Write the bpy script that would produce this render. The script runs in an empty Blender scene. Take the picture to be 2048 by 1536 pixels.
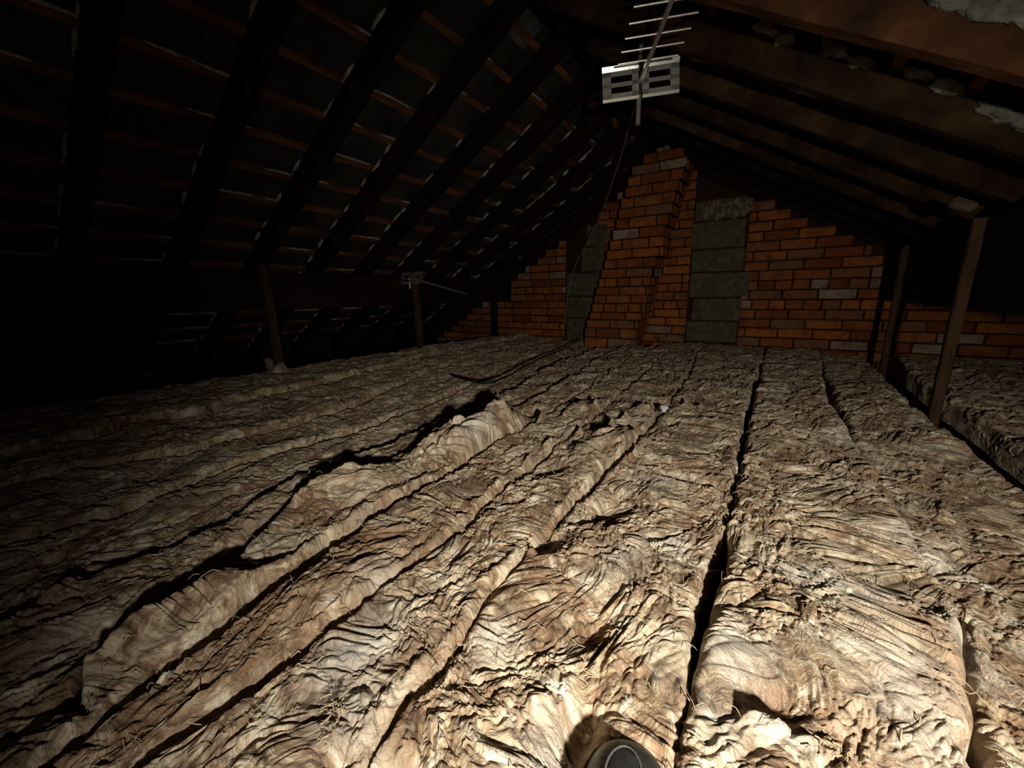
import bpy, math, random
import numpy as np
from mathutils import Vector, Matrix

# ------------------------------------------------------------ camera, world, light
sc = bpy.context.scene
COL = sc.collection
CAM_H = 0.52
F = 804.0
_R = np.array([[.8352, -.1059, .5397], [.5498, .1873, -.8140], [-.0149, .9766, .2146]])
_u, _s, _v = np.linalg.svd(_R)
RC = _u @ _v                                     # world-from-camera rotation
C0 = np.array([0.0, 0.0, CAM_H])
cd = bpy.data.cameras.new('camera')
cd.sensor_width = 36.0
cd.lens = F / 2048 * 36.0
cd.clip_start = 0.02
cam = bpy.data.objects.new('camera', cd)
M4 = Matrix([list(RC[i]) + [float(C0[i])] for i in range(3)] + [[0, 0, 0, 1]])
cam.matrix_world = M4
COL.objects.link(cam)
sc.camera = cam
sc.view_settings.view_transform = 'Standard'
sc.view_settings.look = 'None'
sc.view_settings.gamma = 1.0
sc.view_settings.use_curve_mapping = False
sc.view_settings.exposure = 0.0

sc.cycles.max_bounces = 4
sc.cycles.diffuse_bounces = 3
sc.cycles.glossy_bounces = 2
sc.cycles.adaptive_threshold = 0.02

wd = bpy.data.worlds.new('world')
sc.world = wd
wd.use_nodes = True
wd.node_tree.nodes['Background'].inputs[0].default_value = (0.6, 0.7, 1.0, 1)
wd.node_tree.nodes['Background'].inputs[1].default_value = 0.0004

def spot(name, loc, target, energy, size, blend, radius, color):
    l = bpy.data.lights.new(name, 'SPOT')
    l.energy = energy; l.spot_size = math.radians(size); l.spot_blend = blend
    l.shadow_soft_size = radius; l.color = color
    o = bpy.data.objects.new(name, l)
    d = Vector(target) - Vector(loc)
    o.location = loc
    o.rotation_euler = d.to_track_quat('-Z', 'Y').to_euler()
    COL.objects.link(o)
    return o

# the torch the photographer holds out to the right of the camera
LIGHT = (0.41, -0.26, 0.49)
spot('torch_beam', LIGHT, (-0.30, 1.25, 0.0), 92.0, 106, 1.0, 0.026, (1.0, 0.93, 0.80))
spot('torch_spill', LIGHT, (-0.1, 1.0, 0.35), 8.0, 170, 1.0, 0.012, (1.0, 0.93, 0.82))

# ------------------------------------------------------------ geometry of the place
SL, SR, AX, AZ = .604, .575, -1.10, 1.87        # roof slopes, ridge x, ridge height (rafter undersides)
GY = 4.46                                       # gable wall face
RD = 0.12                                       # rafter depth

def ray(x, y): return RC @ np.array([x - 1024.0, 768.0 - y, -F])
def on_z(x, y, z=0.0):
    r = ray(x, y); t = (z - CAM_H) / r[2]; return C0 + t * r
def on_y(x, y, Y):
    r = ray(x, y); t = Y / r[1]; return C0 + t * r

# ------------------------------------------------------------ helpers
def tag(o, label=None, cat=None, group=None, kind=None):
    if label: o['label'] = label
    if cat: o['category'] = cat
    if group: o['group'] = group
    if kind: o['kind'] = kind
    return o

def link(o, parent=None):
    COL.objects.link(o)
    if parent is not None: o.parent = parent
    return o

def empty(name, loc=(0, 0, 0), rz=0.0):
    o = bpy.data.objects.new(name, None)
    o.empty_display_size = 0.05
    o.location = loc; o.rotation_euler = (0, 0, rz)
    return link(o)

class MB:
    """collects vertices and faces for ONE mesh object"""
    def __init__(self): self.v = []; self.f = []
    def add(self, vs, fs):
        b = len(self.v)
        self.v += [tuple(map(float, p)) for p in vs]
        self.f += [tuple(b + i for i in q) for q in fs]
    def box(self, c, s, rot=None, bev=0.0, jit=0.0, rnd=random):
        """box centred on c, full sizes s, with chamfered edges when bev > 0"""
        hx, hy, hz = s[0] / 2, s[1] / 2, s[2] / 2
        if bev <= 0:
            vs = [Vector((i * hx, j * hy, k * hz)) for i in (-1, 1) for j in (-1, 1) for k in (-1, 1)]
            fs = [(0, 1, 3, 2), (4, 6, 7, 5), (0, 4, 5, 1), (2, 3, 7, 6), (0, 2, 6, 4), (1, 5, 7, 3)]
        else:
            b = min(bev, hx * .49, hy * .49, hz * .49)
            vs = []; idx = {}
            for i in (-1, 1):
                for j in (-1, 1):
                    for k in (-1, 1):
                        for a in range(3):
                            p = [i * (hx - b), j * (hy - b), k * (hz - b)]
                            p[a] = (i * hx, j * hy, k * hz)[a]
                            idx[(i, j, k, a)] = len(vs); vs.append(Vector(p))
            fs = []
            for a in range(3):
                o1, o2 = [t for t in range(3) if t != a]
                for s_ in (-1, 1):
                    q = []
                    for (m, n) in ((-1, -1), (1, -1), (1, 1), (-1, 1)):
                        key = [0, 0, 0]; key[a] = s_; key[o1] = m; key[o2] = n
                        q.append(idx[(key[0], key[1], key[2], a)])
                    fs.append(tuple(q if (s_ > 0) ^ (a == 1) else q[::-1]))
            for a in range(3):
                o1, o2 = [t for t in range(3) if t != a]
                for m in (-1, 1):
                    for n in (-1, 1):
                        q = []
                        for (s_, ax_) in ((-1, o1), (1, o1), (1, o2), (-1, o2)):
                            key = [0, 0, 0]; key[a] = s_; key[o1] = m; key[o2] = n
                            q.append(idx[(key[0], key[1], key[2], ax_)])
                        fs.append(tuple(q))
            for i in (-1, 1):
                for j in (-1, 1):
                    for k in (-1, 1):
                        fs.append(tuple(idx[(i, j, k, a)] for a in range(3)))
        if jit: vs = [p + Vector((rnd.uniform(-jit, jit), rnd.uniform(-jit, jit), rnd.uniform(-jit, jit))) for p in vs]
        if rot is not None: vs = [rot @ p for p in vs]
        c = Vector(c)
        self.add([p + c for p in vs], fs)
    def tube(self, pts, r, n=8, cap=True):
        pts = [Vector(p) for p in pts]
        rs = r if isinstance(r, (list, tuple)) else [r] * len(pts)
        up = Vector((0, 0, 1)); vs = []; fs = []
        prev = None
        for i, p in enumerate(pts):
            t = (pts[min(i + 1, len(pts) - 1)] - pts[max(i - 1, 0)]).normalized()
            a = prev if prev is not None else (up if abs(t.dot(up)) < .95 else Vector((1, 0, 0)))
            a = (a - t * a.dot(t)).normalized(); prev = a
            b = t.cross(a)
            for k in range(n):
                an = 2 * math.pi * k / n
                vs.append(p + (a * math.cos(an) + b * math.sin(an)) * rs[i])
        for i in range(len(pts) - 1):
            for k in range(n):
                fs.append((i * n + k, i * n + (k + 1) % n, (i + 1) * n + (k + 1) % n, (i + 1) * n + k))
        if cap:
            fs.append(tuple(range(n))[::-1]); fs.append(tuple((len(pts) - 1) * n + k for k in range(n)))
        self.add(vs, fs)
    def lump(self, c, s, rot=None, seed=0, rough=.25, n=7, m=10):
        """irregular rounded lump with half-sizes s"""
        rr = random.Random(seed)
        ph = [rr.uniform(0, 6.28) for _ in range(8)]
        vs = []; fs = []
        for i in range(n + 1):
            th = math.pi * i / n
            for k in range(m):
                a = 2 * math.pi * k / m
                d = Vector((math.sin(th) * math.cos(a), math.sin(th) * math.sin(a), math.cos(th)))
                w = 1 + rough * (math.sin(3.1 * d.x + ph[0]) * math.sin(4.3 * d.y + ph[1]) + .6 * math.sin(7 * d.x + 5 * d.z + ph[2]) + .4 * math.sin(11 * d.y - 6 * d.z + ph[3]))
                p = Vector((d.x * s[0], d.y * s[1], d.z * s[2])) * w
                vs.append(p)
        for i in range(n):
            for k in range(m):
                fs.append((i * m + k, (i + 1) * m + k, (i + 1) * m + (k + 1) % m, i * m + (k + 1) % m))
        if rot is not None: vs = [rot @ p for p in vs]
        self.add([p + Vector(c) for p in vs], fs)
    def build(self, name, mat, parent=None, smooth=False):
        me = bpy.data.meshes.new(name)
        me.from_pydata(self.v, [], self.f)
        me.materials.append(mat)
        if smooth:
            me.polygons.foreach_set('use_smooth', [True] * len(me.polygons))
        me.update()
        return link(bpy.data.objects.new(name, me), parent)

def np_mesh(name, verts, quads, mat, parent=None, uv=None, smooth=True):
    me = bpy.data.meshes.new(name)
    nv, nf = len(verts), len(quads)
    me.vertices.add(nv); me.vertices.foreach_set('co', verts.astype(np.float32).ravel())
    me.loops.add(nf * 4); me.loops.foreach_set('vertex_index', quads.astype(np.int32).ravel())
    me.polygons.add(nf)
    me.polygons.foreach_set('loop_start', np.arange(nf, dtype=np.int32) * 4)
    if smooth: me.polygons.foreach_set('use_smooth', np.ones(nf, dtype=bool))
    if uv is not None:
        a = me.attributes.new('flow', 'FLOAT_VECTOR', 'POINT')
        a.data.foreach_set('vector', uv.astype(np.float32).ravel())
    me.materials.append(mat)
    me.update(calc_edges=True)
    return link(bpy.data.objects.new(name, me), parent)

# ------------------------------------------------------------ numpy gradient noise
_rng = np.random.RandomState(7)
_P = _rng.permutation(4096).astype(np.int64)
_ga = _rng.uniform(0, 2 * np.pi, 4096)
_GX, _GY = np.cos(_ga).astype(np.float32), np.sin(_ga).astype(np.float32)
def pn(x, y, seed=0):
    x = np.asarray(x, np.float32) + seed * 17.37; y = np.asarray(y, np.float32) + seed * 9.71
    xi = np.floor(x); yi = np.floor(y)
    fx = x - xi; fy = y - yi
    xi = xi.astype(np.int64); yi = yi.astype(np.int64)
    ux = fx * fx * fx * (fx * (fx * 6 - 15) + 10); uy = fy * fy * fy * (fy * (fy * 6 - 15) + 10)
    def g(i, j, dx, dy):
        h = _P[(_P[i & 4095] + j) & 4095]
        return _GX[h] * dx + _GY[h] * dy
    a = g(xi, yi, fx, fy); b = g(xi + 1, yi, fx - 1, fy)
    c = g(xi, yi + 1, fx, fy - 1); d = g(xi + 1, yi + 1, fx - 1, fy - 1)
    return ((a + (b - a) * ux) * (1 - uy) + (c + (d - c) * ux) * uy) * 1.5

# ------------------------------------------------------------ materials
def new_mat(name):
    m = bpy.data.materials.new(name); m.use_nodes = True
    nt = m.node_tree; b = nt.nodes['Principled BSDF']
    return m, nt, b
def nd(nt, t, **kw):
    n = nt.nodes.new(t)
    for k, v in kw.items(): setattr(n, k, v)
    return n
def ramp(nt, fac, stops, interp='LINEAR'):
    r = nd(nt, 'ShaderNodeValToRGB'); r.color_ramp.interpolation = interp
    e = r.color_ramp.elements
    while len(e) < len(stops): e.new(.5)
    for i, (p, c) in enumerate(stops):
        e[i].position = p; e[i].color = (c[0], c[1], c[2], 1)
    nt.links.new(fac, r.inputs[0]); return r.outputs[0]
def noise(nt, vec, scale, detail=4, rough=.55, dist=0.0):
    n = nd(nt, 'ShaderNodeTexNoise'); n.inputs['Scale'].default_value = scale
    n.inputs['Detail'].default_value = detail; n.inputs['Roughness'].default_value = rough
    n.inputs['Distortion'].default_value = dist
    if vec is not None: nt.links.new(vec, n.inputs['Vector'])
    return n
def mixc(nt, fac, a, b, mode='MIX'):
    m = nd(nt, 'ShaderNodeMix', data_type='RGBA', blend_type=mode)
    for s, v in ((m.inputs[0], fac), (m.inputs[6], a), (m.inputs[7], b)):
        if hasattr(v, 'links'): nt.links.new(v, s)
        elif isinstance(v, tuple): s.default_value = (*v, 1)
        else: s.default_value = v
    return m.outputs[2]
def mapping(nt, vec, scale=(1, 1, 1), rot=(0, 0, 0), loc=(0, 0, 0)):
    m = nd(nt, 'ShaderNodeMapping'); m.inputs['Scale'].default_value = scale
    m.inputs['Rotation'].default_value = rot; m.inputs['Location'].default_value = loc
    nt.links.new(vec, m.inputs['Vector']); return m.outputs[0]
def bump(nt, h, dist, strength=1.0, normal=None):
    b = nd(nt, 'ShaderNodeBump'); b.inputs['Distance'].default_value = dist
    b.inputs['Strength'].default_value = strength
    nt.links.new(h, b.inputs['Height'])
    if normal is not None: nt.links.new(normal, b.inputs['Normal'])
    return b.outputs[0]
def vmath(nt, op, a, b=None):
    m = nd(nt, 'ShaderNodeVectorMath', operation=op)
    nt.links.new(a, m.inputs[0])
    if b is not None:
        if hasattr(b, 'links'): nt.links.new(b, m.inputs[1])
        else: m.inputs[1].default_value = b
    return m.outputs[0]
def fmath(nt, op, a, b=None):
    m = nd(nt, 'ShaderNodeMath', operation=op)
    for s, v in ((m.inputs[0], a), (m.inputs[1], b)):
        if v is None: continue
        if hasattr(v, 'links'): nt.links.new(v, s)
        else: s.default_value = v
    return m.outputs[0]

def simple_mat(name, cols, scale, rough=.9, bdist=.002, bscale=None, metallic=0.0, spec=.3, stretch=(1, 1, 1)):
    m, nt, b = new_mat(name)
    tc = nd(nt, 'ShaderNodeTexCoord')
    v = mapping(nt, tc.outputs['Object'], stretch)
    n = noise(nt, v, scale, 6, .6)
    st = [(.3 + .4 * i / max(1, len(cols) - 1), c) for i, c in enumerate(cols)]
    nt.links.new(ramp(nt, n.outputs[0], st), b.inputs['Base Color'])
    n2 = noise(nt, v, bscale or scale * 4, 5, .6)
    nt.links.new(bump(nt, n2.outputs[0], bdist), b.inputs['Normal'])
    b.inputs['Roughness'].default_value = rough
    b.inputs['Metallic'].default_value = metallic
    b.inputs['Specular IOR Level'].default_value = spec
    return m

def insulation_mat():
    m, nt, b = new_mat('glass_wool')
    at = nd(nt, 'ShaderNodeAttribute', attribute_name='flow')
    p = at.outputs['Vector']
    # swirl the coordinates so that the fibres flow around the lumps
    w1 = noise(nt, p, 4.0, 3, .5)
    w = vmath(nt, 'SUBTRACT', w1.outputs['Color'], (.5, .5, .5))
    w = vmath(nt, 'MULTIPLY', w, (.20, .20, 0))
    q = vmath(nt, 'ADD', p, w)
    w2 = noise(nt, q, 16.0, 2, .5)
    w_ = vmath(nt, 'MULTIPLY', vmath(nt, 'SUBTRACT', w2.outputs['Color'], (.5, .5, .5)), (.07, .07, 0))
    q = vmath(nt, 'ADD', q, w_)
    w3 = noise(nt, q, 60.0, 3, .6)
    q = vmath(nt, 'ADD', q, vmath(nt, 'MULTIPLY', vmath(nt, 'SUBTRACT', w3.outputs['Color'], (.5, .5, .5)), (.016, .016, 0)))
    sA = noise(nt, mapping(nt, q, (16, 75, 1), (0, 0, .5)), 1.0, 6, .62)
    sB = noise(nt, mapping(nt, q, (16, 75, 1), (0, 0, 1.9)), 1.0, 6, .62)
    msk = noise(nt, q, 5.0, 2, .5)
    mk = ramp(nt, msk.outputs[0], [(.46, (0, 0, 0)), (.54, (1, 1, 1))])
    streak = mixc(nt, mk, sA.outputs[0], sB.outputs[0])
    blot = noise(nt, q, 11.0, 6, .7)
    fuzz = noise(nt, q, 38.0, 6, .72)
    mix = mixc(nt, .42, mixc(nt, .5, streak, blot.outputs[0]), fuzz.outputs[0])
    base = ramp(nt, mix, [(.405, (.13, .078, .048)), (.455, (.29, .185, .115)), (.495, (.48, .345, .225)),
                          (.53, (.70, .56, .39)), (.575, (.86, .79, .64))])
    # cooler, cleaner patches and pinkish stained ones
    pt = noise(nt, q, 8.5, 5, .62)
    base = mixc(nt, ramp(nt, pt.outputs[0], [(.52, (0, 0, 0)), (.60, (.70, .70, .70))]), base, (.76, .65, .49))
    pt2 = noise(nt, mapping(nt, q, (1, 1, 1), loc=(7, 3, 0)), 7.1, 5, .65)
    base = mixc(nt, ramp(nt, pt2.outputs[0], [(.50, (0, 0, 0)), (.60, (.65, .65, .65))]), base, (.30, .175, .10))
    cl = nd(nt, 'ShaderNodeAttribute', attribute_name='clean')
    cn = noise(nt, q, 22.0, 5, .6)
    cf = fmath(nt, 'MULTIPLY', cl.outputs['Fac'], ramp(nt, cn.outputs[0], [(.30, (.35, .35, .35)), (.60, (1, 1, 1))]))
    base = mixc(nt, cf, base, (.76, .73, .66))
    nt.links.new(base, b.inputs['Base Color'])
    fine = noise(nt, mapping(nt, q, (45, 230, 1), (0, 0, .5)), 1.0, 4, .6)
    fineB = noise(nt, mapping(nt, q, (45, 230, 1), (0, 0, 1.9)), 1.0, 4, .6)
    fm = mixc(nt, mk, fine.outputs[0], fineB.outputs[0])
    n1 = bump(nt, streak, .005, 1.0)
    n2 = bump(nt, fuzz.outputs[0], .007, 1.0, bump(nt, fm, .0026, 1.0, n1))
    nt.links.new(n2, b.inputs['Normal'])
    b.inputs['Roughness'].default_value = 1.0
    b.inputs['Specular IOR Level'].default_value = .08
    b.inputs['Sheen Weight'].default_value = .12
    b.inputs['Sheen Tint'].default_value = (1, .9, .7, 1)
    return m

def brick_mat():
    m, nt, b = new_mat('brick')
    geo = nd(nt, 'ShaderNodeNewGeometry'); tc = nd(nt, 'ShaderNodeTexCoord')
    r = geo.outputs['Random Per Island']
    base = ramp(nt, r, [(0, (.22, .058, .017)), (.2, (.31, .086, .022)), (.4, (.39, .115, .027)), (.6, (.47, .150, .036)),
                        (.78, (.36, .125, .040)), (.88, (.24, .11, .055)), (.93, (.32, .20, .13)), (1.0, (.42, .31, .24))])
    n = noise(nt, tc.outputs['Object'], 14, 6, .65)
    base = mixc(nt, ramp(nt, n.outputs[0], [(.38, (.65, .65, .65)), (.56, (0, 0, 0))]), base, (.13, .048, .025))
    n3 = noise(nt, tc.outputs['Object'], 5, 5, .7)
    base = mixc(nt, ramp(nt, n3.outputs[0], [(.60, (0, 0, 0)), (.72, (.5, .5, .5))]), base, (.16, .11, .07))
    nt.links.new(base, b.inputs['Base Color'])
    n2 = noise(nt, tc.outputs['Object'], 60, 6, .7)
    nt.links.new(bump(nt, n2.outputs[0], .004), b.inputs['Normal'])
    b.inputs['Roughness'].default_value = .95
    b.inputs['Specular IOR Level'].default_value = .15
    return m

M = {
    'wool': insulation_mat(),
    'brick': brick_mat(),
    'sooty': simple_mat('sooty_mortar', [(.012, .006, .004), (.030, .014, .008)], 20, .95, .004, spec=.1),  # near-black tone of the wall core and roof backing
    'joint': simple_mat('joint_mortar', [(.028, .012, .007), (.060, .026, .014)], 20, .95, .004, spec=.1),
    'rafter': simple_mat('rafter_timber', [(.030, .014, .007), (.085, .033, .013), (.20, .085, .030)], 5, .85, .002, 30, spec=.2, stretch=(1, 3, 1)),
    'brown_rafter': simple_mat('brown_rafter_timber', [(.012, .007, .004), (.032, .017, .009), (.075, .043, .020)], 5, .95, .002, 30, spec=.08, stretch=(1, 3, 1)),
    'sooty_rafter': simple_mat('sooty_rafter_timber', [(.006, .0035, .0025), (.012, .006, .004), (.026, .012, .007)], 5, .95, .002, 30, spec=.05, stretch=(1, 3, 1)),  # darkest of the three rafter tones, given rafter by rafter
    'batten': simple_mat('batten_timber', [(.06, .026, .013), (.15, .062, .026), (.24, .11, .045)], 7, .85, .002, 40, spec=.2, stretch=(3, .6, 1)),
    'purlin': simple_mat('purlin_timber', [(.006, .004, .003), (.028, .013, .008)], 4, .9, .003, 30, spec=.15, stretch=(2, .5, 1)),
    'post': simple_mat('post_timber', [(.034, .017, .009), (.088, .046, .023)], 9, .85, .002, 50, spec=.2, stretch=(3, 3, .6)),
    'slate': simple_mat('roof_slate', [(.012, .012, .010), (.035, .033, .027), (.06, .05, .04)], 6, .9, .003, 40, spec=.12),
    'mortar': simple_mat('torching_mortar', [(.16, .14, .10), (.36, .32, .25), (.52, .48, .40)], 25, .95, .003, 90, spec=.1),
    'plaster': simple_mat('white_torching', [(.08, .075, .055), (.20, .195, .165), (.36, .36, .32)], 14, .95, .004, 60, spec=.1),
    'block': simple_mat('concrete_block', [(.065, .058, .036), (.11, .098, .062), (.16, .145, .095)], 18, .95, .003, 120, spec=.1),
    'pale': simple_mat('pale_mortar', [(.11, .10, .06), (.33, .29, .18)], 22, .95, .004, 80, spec=.1),
    'floor': simple_mat('dusty_floor', [(.008, .006, .005), (.022, .016, .012)], 9, .95, .004, spec=.1),
    'metal': simple_mat('aluminium', [(.62, .61, .56), (.80, .78, .72)], 30, .36, .0004, 150, metallic=.7, spec=.5),
    'bright': simple_mat('clean_aluminium', [(.90, .89, .84), (.97, .96, .92)], 30, .26, .0002, 60, metallic=.9),  # top lip only: torch glint brightened into the metal colour
    'dullmetal': simple_mat('weathered_aluminium', [(.26, .25, .22), (.42, .40, .35)], 30, .5, .0005, 150, metallic=.6, spec=.4),
    'plastic': simple_mat('black_plastic', [(.02, .02, .02), (.03, .03, .03)], 20, .5, .0005),
    'cable_light': simple_mat('thin_grey_cable', [(.40, .38, .34), (.52, .50, .44)], 20, .6, .0003),
    'cable_black': simple_mat('black_cable', [(.006, .006, .006), (.012, .011, .010)], 20, .6, .0003),
    'shoe': simple_mat('black_shoe_leather', [(.018, .019, .018), (.034, .036, .033), (.055, .057, .052)], 28, .38, .0012, 60, spec=.5),
    'shoe_trim': simple_mat('shoe_seam', [(.10, .10, .10), (.16, .16, .155)], 40, .4, .0004, spec=.5),
    'rubber': simple_mat('black_rubber', [(.008, .008, .009), (.014, .014, .014)], 30, .7, .0008),
    'scrap': simple_mat('pale_plaster', [(.62, .63, .70), (.85, .86, .92)], 30, .7, .001),  # bluish white for the stand-in daylight lumps and one white scrap
    'debris': simple_mat('dusty_debris', [(.10, .09, .08), (.28, .25, .21)], 12, .95, .003),
}

# ------------------------------------------------------------ setting: floor and roof
def structure(o, label, cat='structure'):
    o['kind'] = 'structure'; o['label'] = label; o['category'] = cat
    return o

mb = MB(); mb.box((-1.0, 1.6, -.19), (7.4, 6.6, .10))
structure(mb.build('floor', M['floor']), 'dark dusty ceiling boards under the insulation quilts', 'floor')

def under(x):                                   # rafter underside height
    return AZ + SL * (x - AX) if x < AX else AZ - SR * (x - AX)

LANG, RANG = math.atan(SL), math.atan(SR)
def roof_frame(side):
    """point (s down the slope from the ridge, y, o outwards) -> world"""
    a = LANG if side < 0 else RANG
    dx, dz = side * math.cos(a), -math.sin(a)
    nx, nz = side * math.sin(a), math.cos(a)
    def f(s, y, o): return Vector((AX + dx * s + nx * o, y, AZ + dz * s + nz * o))
    rot = Matrix(((dx, 0, nx), (0, 1, 0), (dz, 0, nz)))
    return f, rot

RDL = RD * math.cos(LANG); RDR = RD * math.cos(RANG)
YBACK, YFRONT = 4.62, -1.0
# slates, laid in courses that follow the battens
BAT_L = [.17 + .2205 * k for k in range(17)]
BAT_R = [.12 + .225 * k for k in range(17)]
def slates(side, bats, name, label):
    fr, rot = roof_frame(side)
    rnd = random.Random(11 + side)
    mb = MB()
    o0 = RD + .022
    for k, s in enumerate(bats):
        off = rnd.uniform(0, .2) + (k % 2) * .14
        y = YFRONT - off
        while y < YBACK:
            w = .285
            tilt = math.radians(2.6 + rnd.uniform(-.5, .8))
            rr = rot @ Matrix.Rotation(tilt, 3, 'Y') @ Matrix.Rotation(rnd.uniform(-.006, .006), 3, 'Z')
            mb.box(fr(s + .14, y + w / 2, o0 + .014 + rnd.uniform(0, .003)), (.50, w - .004, .009), rr, jit=.0015, rnd=rnd)
            y += w
    return structure(mb.build(name, M['slate']), label, 'roof')
slates(-1, BAT_L, 'ceiling_left', 'dark slates of the left roof slope over battens')
slates(1, BAT_R, 'ceiling_right', 'dark slates of the right roof slope over battens')

# the felt-black back of the shell that closes off daylight
mb = MB()
fl, rl = roof_frame(-1); fr_, rr_ = roof_frame(1)
mb.box(fl(2.2, 1.8, RD + .10), (4.8, 5.8, .02), rl)
mb.box(fr_(2.0, 1.8, RD + .10), (4.3, 5.8, .02), rr_)
structure(mb.build('trim_1', M['sooty']), 'black outer covering of the roof above the slates', 'roof')

_f, _r = roof_frame(-1)
_p = ray(1050, 60); _n = np.array([-SL, 0, 1.0]); _d = AZ - AX * SL + (RD + .018) / math.cos(LANG)
_c = C0 + (_d - _n @ C0) / (_n @ _p) * _p
mb = MB(); mb.box(_c, (.15, .16, .010), _r @ Matrix.Rotation(math.radians(1), 3, 'Z'), jit=.002)
tag(mb.build('loose_slate', simple_mat('pale_slate', [(.03, .03, .026), (.16, .155, .135)], 9, .9, .003, spec=.1)), 'paler slipped slate showing between dark left rafters near the ridge', 'slate')
# ------------------------------------------------------------ rafters
YL = [.080 + .4425 * k for k in range(10)]      # near faces, left slope
YR = [.225 + .4400 * k for k in range(10)]      # near faces, right slope
RW = .058
ORD = ['first', 'second', 'third', 'fourth', 'fifth', 'sixth', 'seventh', 'eighth', 'ninth', 'tenth', 'eleventh', 'twelfth', 'thirteenth', 'fourteenth']
def rafter(side, y0, smax, label, seed, fill=.6, bats=None, big=False, mid=False, extra=()):
    fr, rot = roof_frame(side)
    rnd = random.Random(seed)
    mb = MB()
    n = 26
    vs = []; fs = []
    w = RW
    for i in range(n + 1):
        s = .02 + (smax - .02) * i / n
        wob = [rnd.uniform(-.0016, .0016) for _ in range(4)]
        b = .004
        ring = [(b, 0), (w - b, 0), (w, b), (w, RD - b), (w - b, RD), (b, RD), (0, RD - b), (0, b)]
        for j, (yy, oo) in enumerate(ring):
            vs.append(fr(s, y0 + yy + wob[j // 2], oo + wob[3 - j // 2]))
    m = 8
    for i in range(n):
        for k in range(m):
            q = (i * m + k, i * m + (k + 1) % m, (i + 1) * m + (k + 1) % m, (i + 1) * m + k)
            fs.append(q if side < 0 else q[::-1])
    fs.append(tuple(range(m))); fs.append(tuple(n * m + k for k in range(m))[::-1])
    mb.add(vs, fs)
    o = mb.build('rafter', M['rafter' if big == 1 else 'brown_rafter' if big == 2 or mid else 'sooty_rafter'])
    tag(o, label, 'rafter', 'rafters of the left slope' if side < 0 else 'rafters of the right slope')
    # mortar squeezed in the corner between rafter and slates, bay by bay
    ml = MB(); cnt = 0
    for a, c in zip(bats[:-1], bats[1:]):
        if rnd.random() > fill or a < .25: continue
        k = rnd.choice((1, 1, 2))
        for _ in range(k):
            ln = rnd.uniform(.25, .5) * (c - a) * (1.15 if big else 1)
            s = rnd.uniform(a + .04, c - .02)
            th = rnd.uniform(.006, .012) * (1.9 if big else 1)
            ml.lump(fr(s, y0 - .004, RD + rnd.uniform(-.004, .008)), (ln * .55, th, th * 1.1), rot, rnd.randint(0, 9999), .28, 6, 9)
            cnt += 1
    for (px_, py_, ln, th) in extra:
        ml.lump(on_y(px_, py_, y0 - .006), (ln, .014, th), Matrix.Rotation(RANG, 3, 'Y'), int(px_), .34, 8, 12); cnt += 1
    if cnt:
        f = ml.build('mortar_fillet', M['plaster' if extra else 'mortar'], o, smooth=True)
        f['kind'] = 'stuff'
    return o
for k, y0 in enumerate(YL):
    rafter(-1, y0, 3.75, 'dark sooty rafter on left roof slope, %s back from the viewer' % ORD[k], 100 + k, .72, BAT_L)
for k, y0 in enumerate(YR):
    near = 'reddish brown' if k in (3, 4) else 'dark brown'
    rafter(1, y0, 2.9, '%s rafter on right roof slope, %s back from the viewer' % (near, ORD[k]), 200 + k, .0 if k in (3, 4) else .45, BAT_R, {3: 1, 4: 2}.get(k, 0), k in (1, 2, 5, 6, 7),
           ((1532, 58, .050, .015), (1570, 76, .035, .022), (1672, 102, .045, .019), (1722, 122, .040, .019), (1834, 146, .045, .014), (1895, 172, .045, .022),
            (2002, 226, .065, .020), (2075, 246, .06, .03)) if k == 4 else ((1905, 2, .05, .02), (1975, 14, .07, .025), (2040, 28, .05, .02)) if k == 3 else ())

# ridge board
mb = MB(); mb.box((AX, 1.8, AZ + .075), (.028, 5.5, .20), bev=.002)
tag(mb.build('ridge_board', M['sooty_rafter']), 'dark ridge board running along the roof apex to the gable', 'ridge board')

# ------------------------------------------------------------ battens
def batten(side, s, label, seed):
    fr, rot = roof_frame(side)
    rnd = random.Random(seed)
    mb = MB(); vs = []; fs = []; n = 40
    for i in range(n + 1):
        y = YFRONT + .2 + (GY + .04 - YFRONT - .2) * i / n
        j = [rnd.uniform(-.0016, .0016) for _ in range(4)]
        for k, (ss, oo) in enumerate(((-.019, .001), (.019, .001), (.019, .021), (-.019, .021))):
            vs.append(fr(s + ss + j[k], y, RD + oo + j[3 - k] * .5))
    for i in range(n):
        for k in range(4):
            q = (i * 4 + k, (i + 1) * 4 + k, (i + 1) * 4 + (k + 1) % 4, i * 4 + (k + 1) % 4)
            fs.append(q if side < 0 else q[::-1])
    fs.append((0, 1, 2, 3)); fs.append((n * 4 + 3, n * 4 + 2, n * 4 + 1, n * 4))
    mb.add(vs, fs)
    o = mb.build('roof_batten', M['batten'])
    tag(o, label, 'batten', 'battens of the left slope' if side < 0 else 'battens of the right slope')
    ml = MB(); cnt = 0
    y = .1
    while y < GY:
        if rnd.random() < .38:
            ln = rnd.uniform(.05, .15)
            ml.lump(fr(s - .020, y, RD + rnd.uniform(.004, .012)), (.007, ln, .008), rot, rnd.randint(0, 9999), .35, 6, 9); cnt += 1
        y += rnd.uniform(.18, .34)
    if cnt:
        f = ml.build('mortar_fillet', M['mortar'], o, smooth=True); f['kind'] = 'stuff'
    return o
for k, s in enumerate(BAT_L[:16]):
    batten(-1, s, 'thin brown batten across left slope, %s down from the ridge' % (ORD[k] if k < 14 else ('fifteenth', 'sixteenth')[k - 14]), 300 + k)
for k, s in enumerate(BAT_R[:13]):
    batten(1, s, 'thin brown batten across right slope, %s down from the ridge' % ORD[k], 400 + k)

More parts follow.
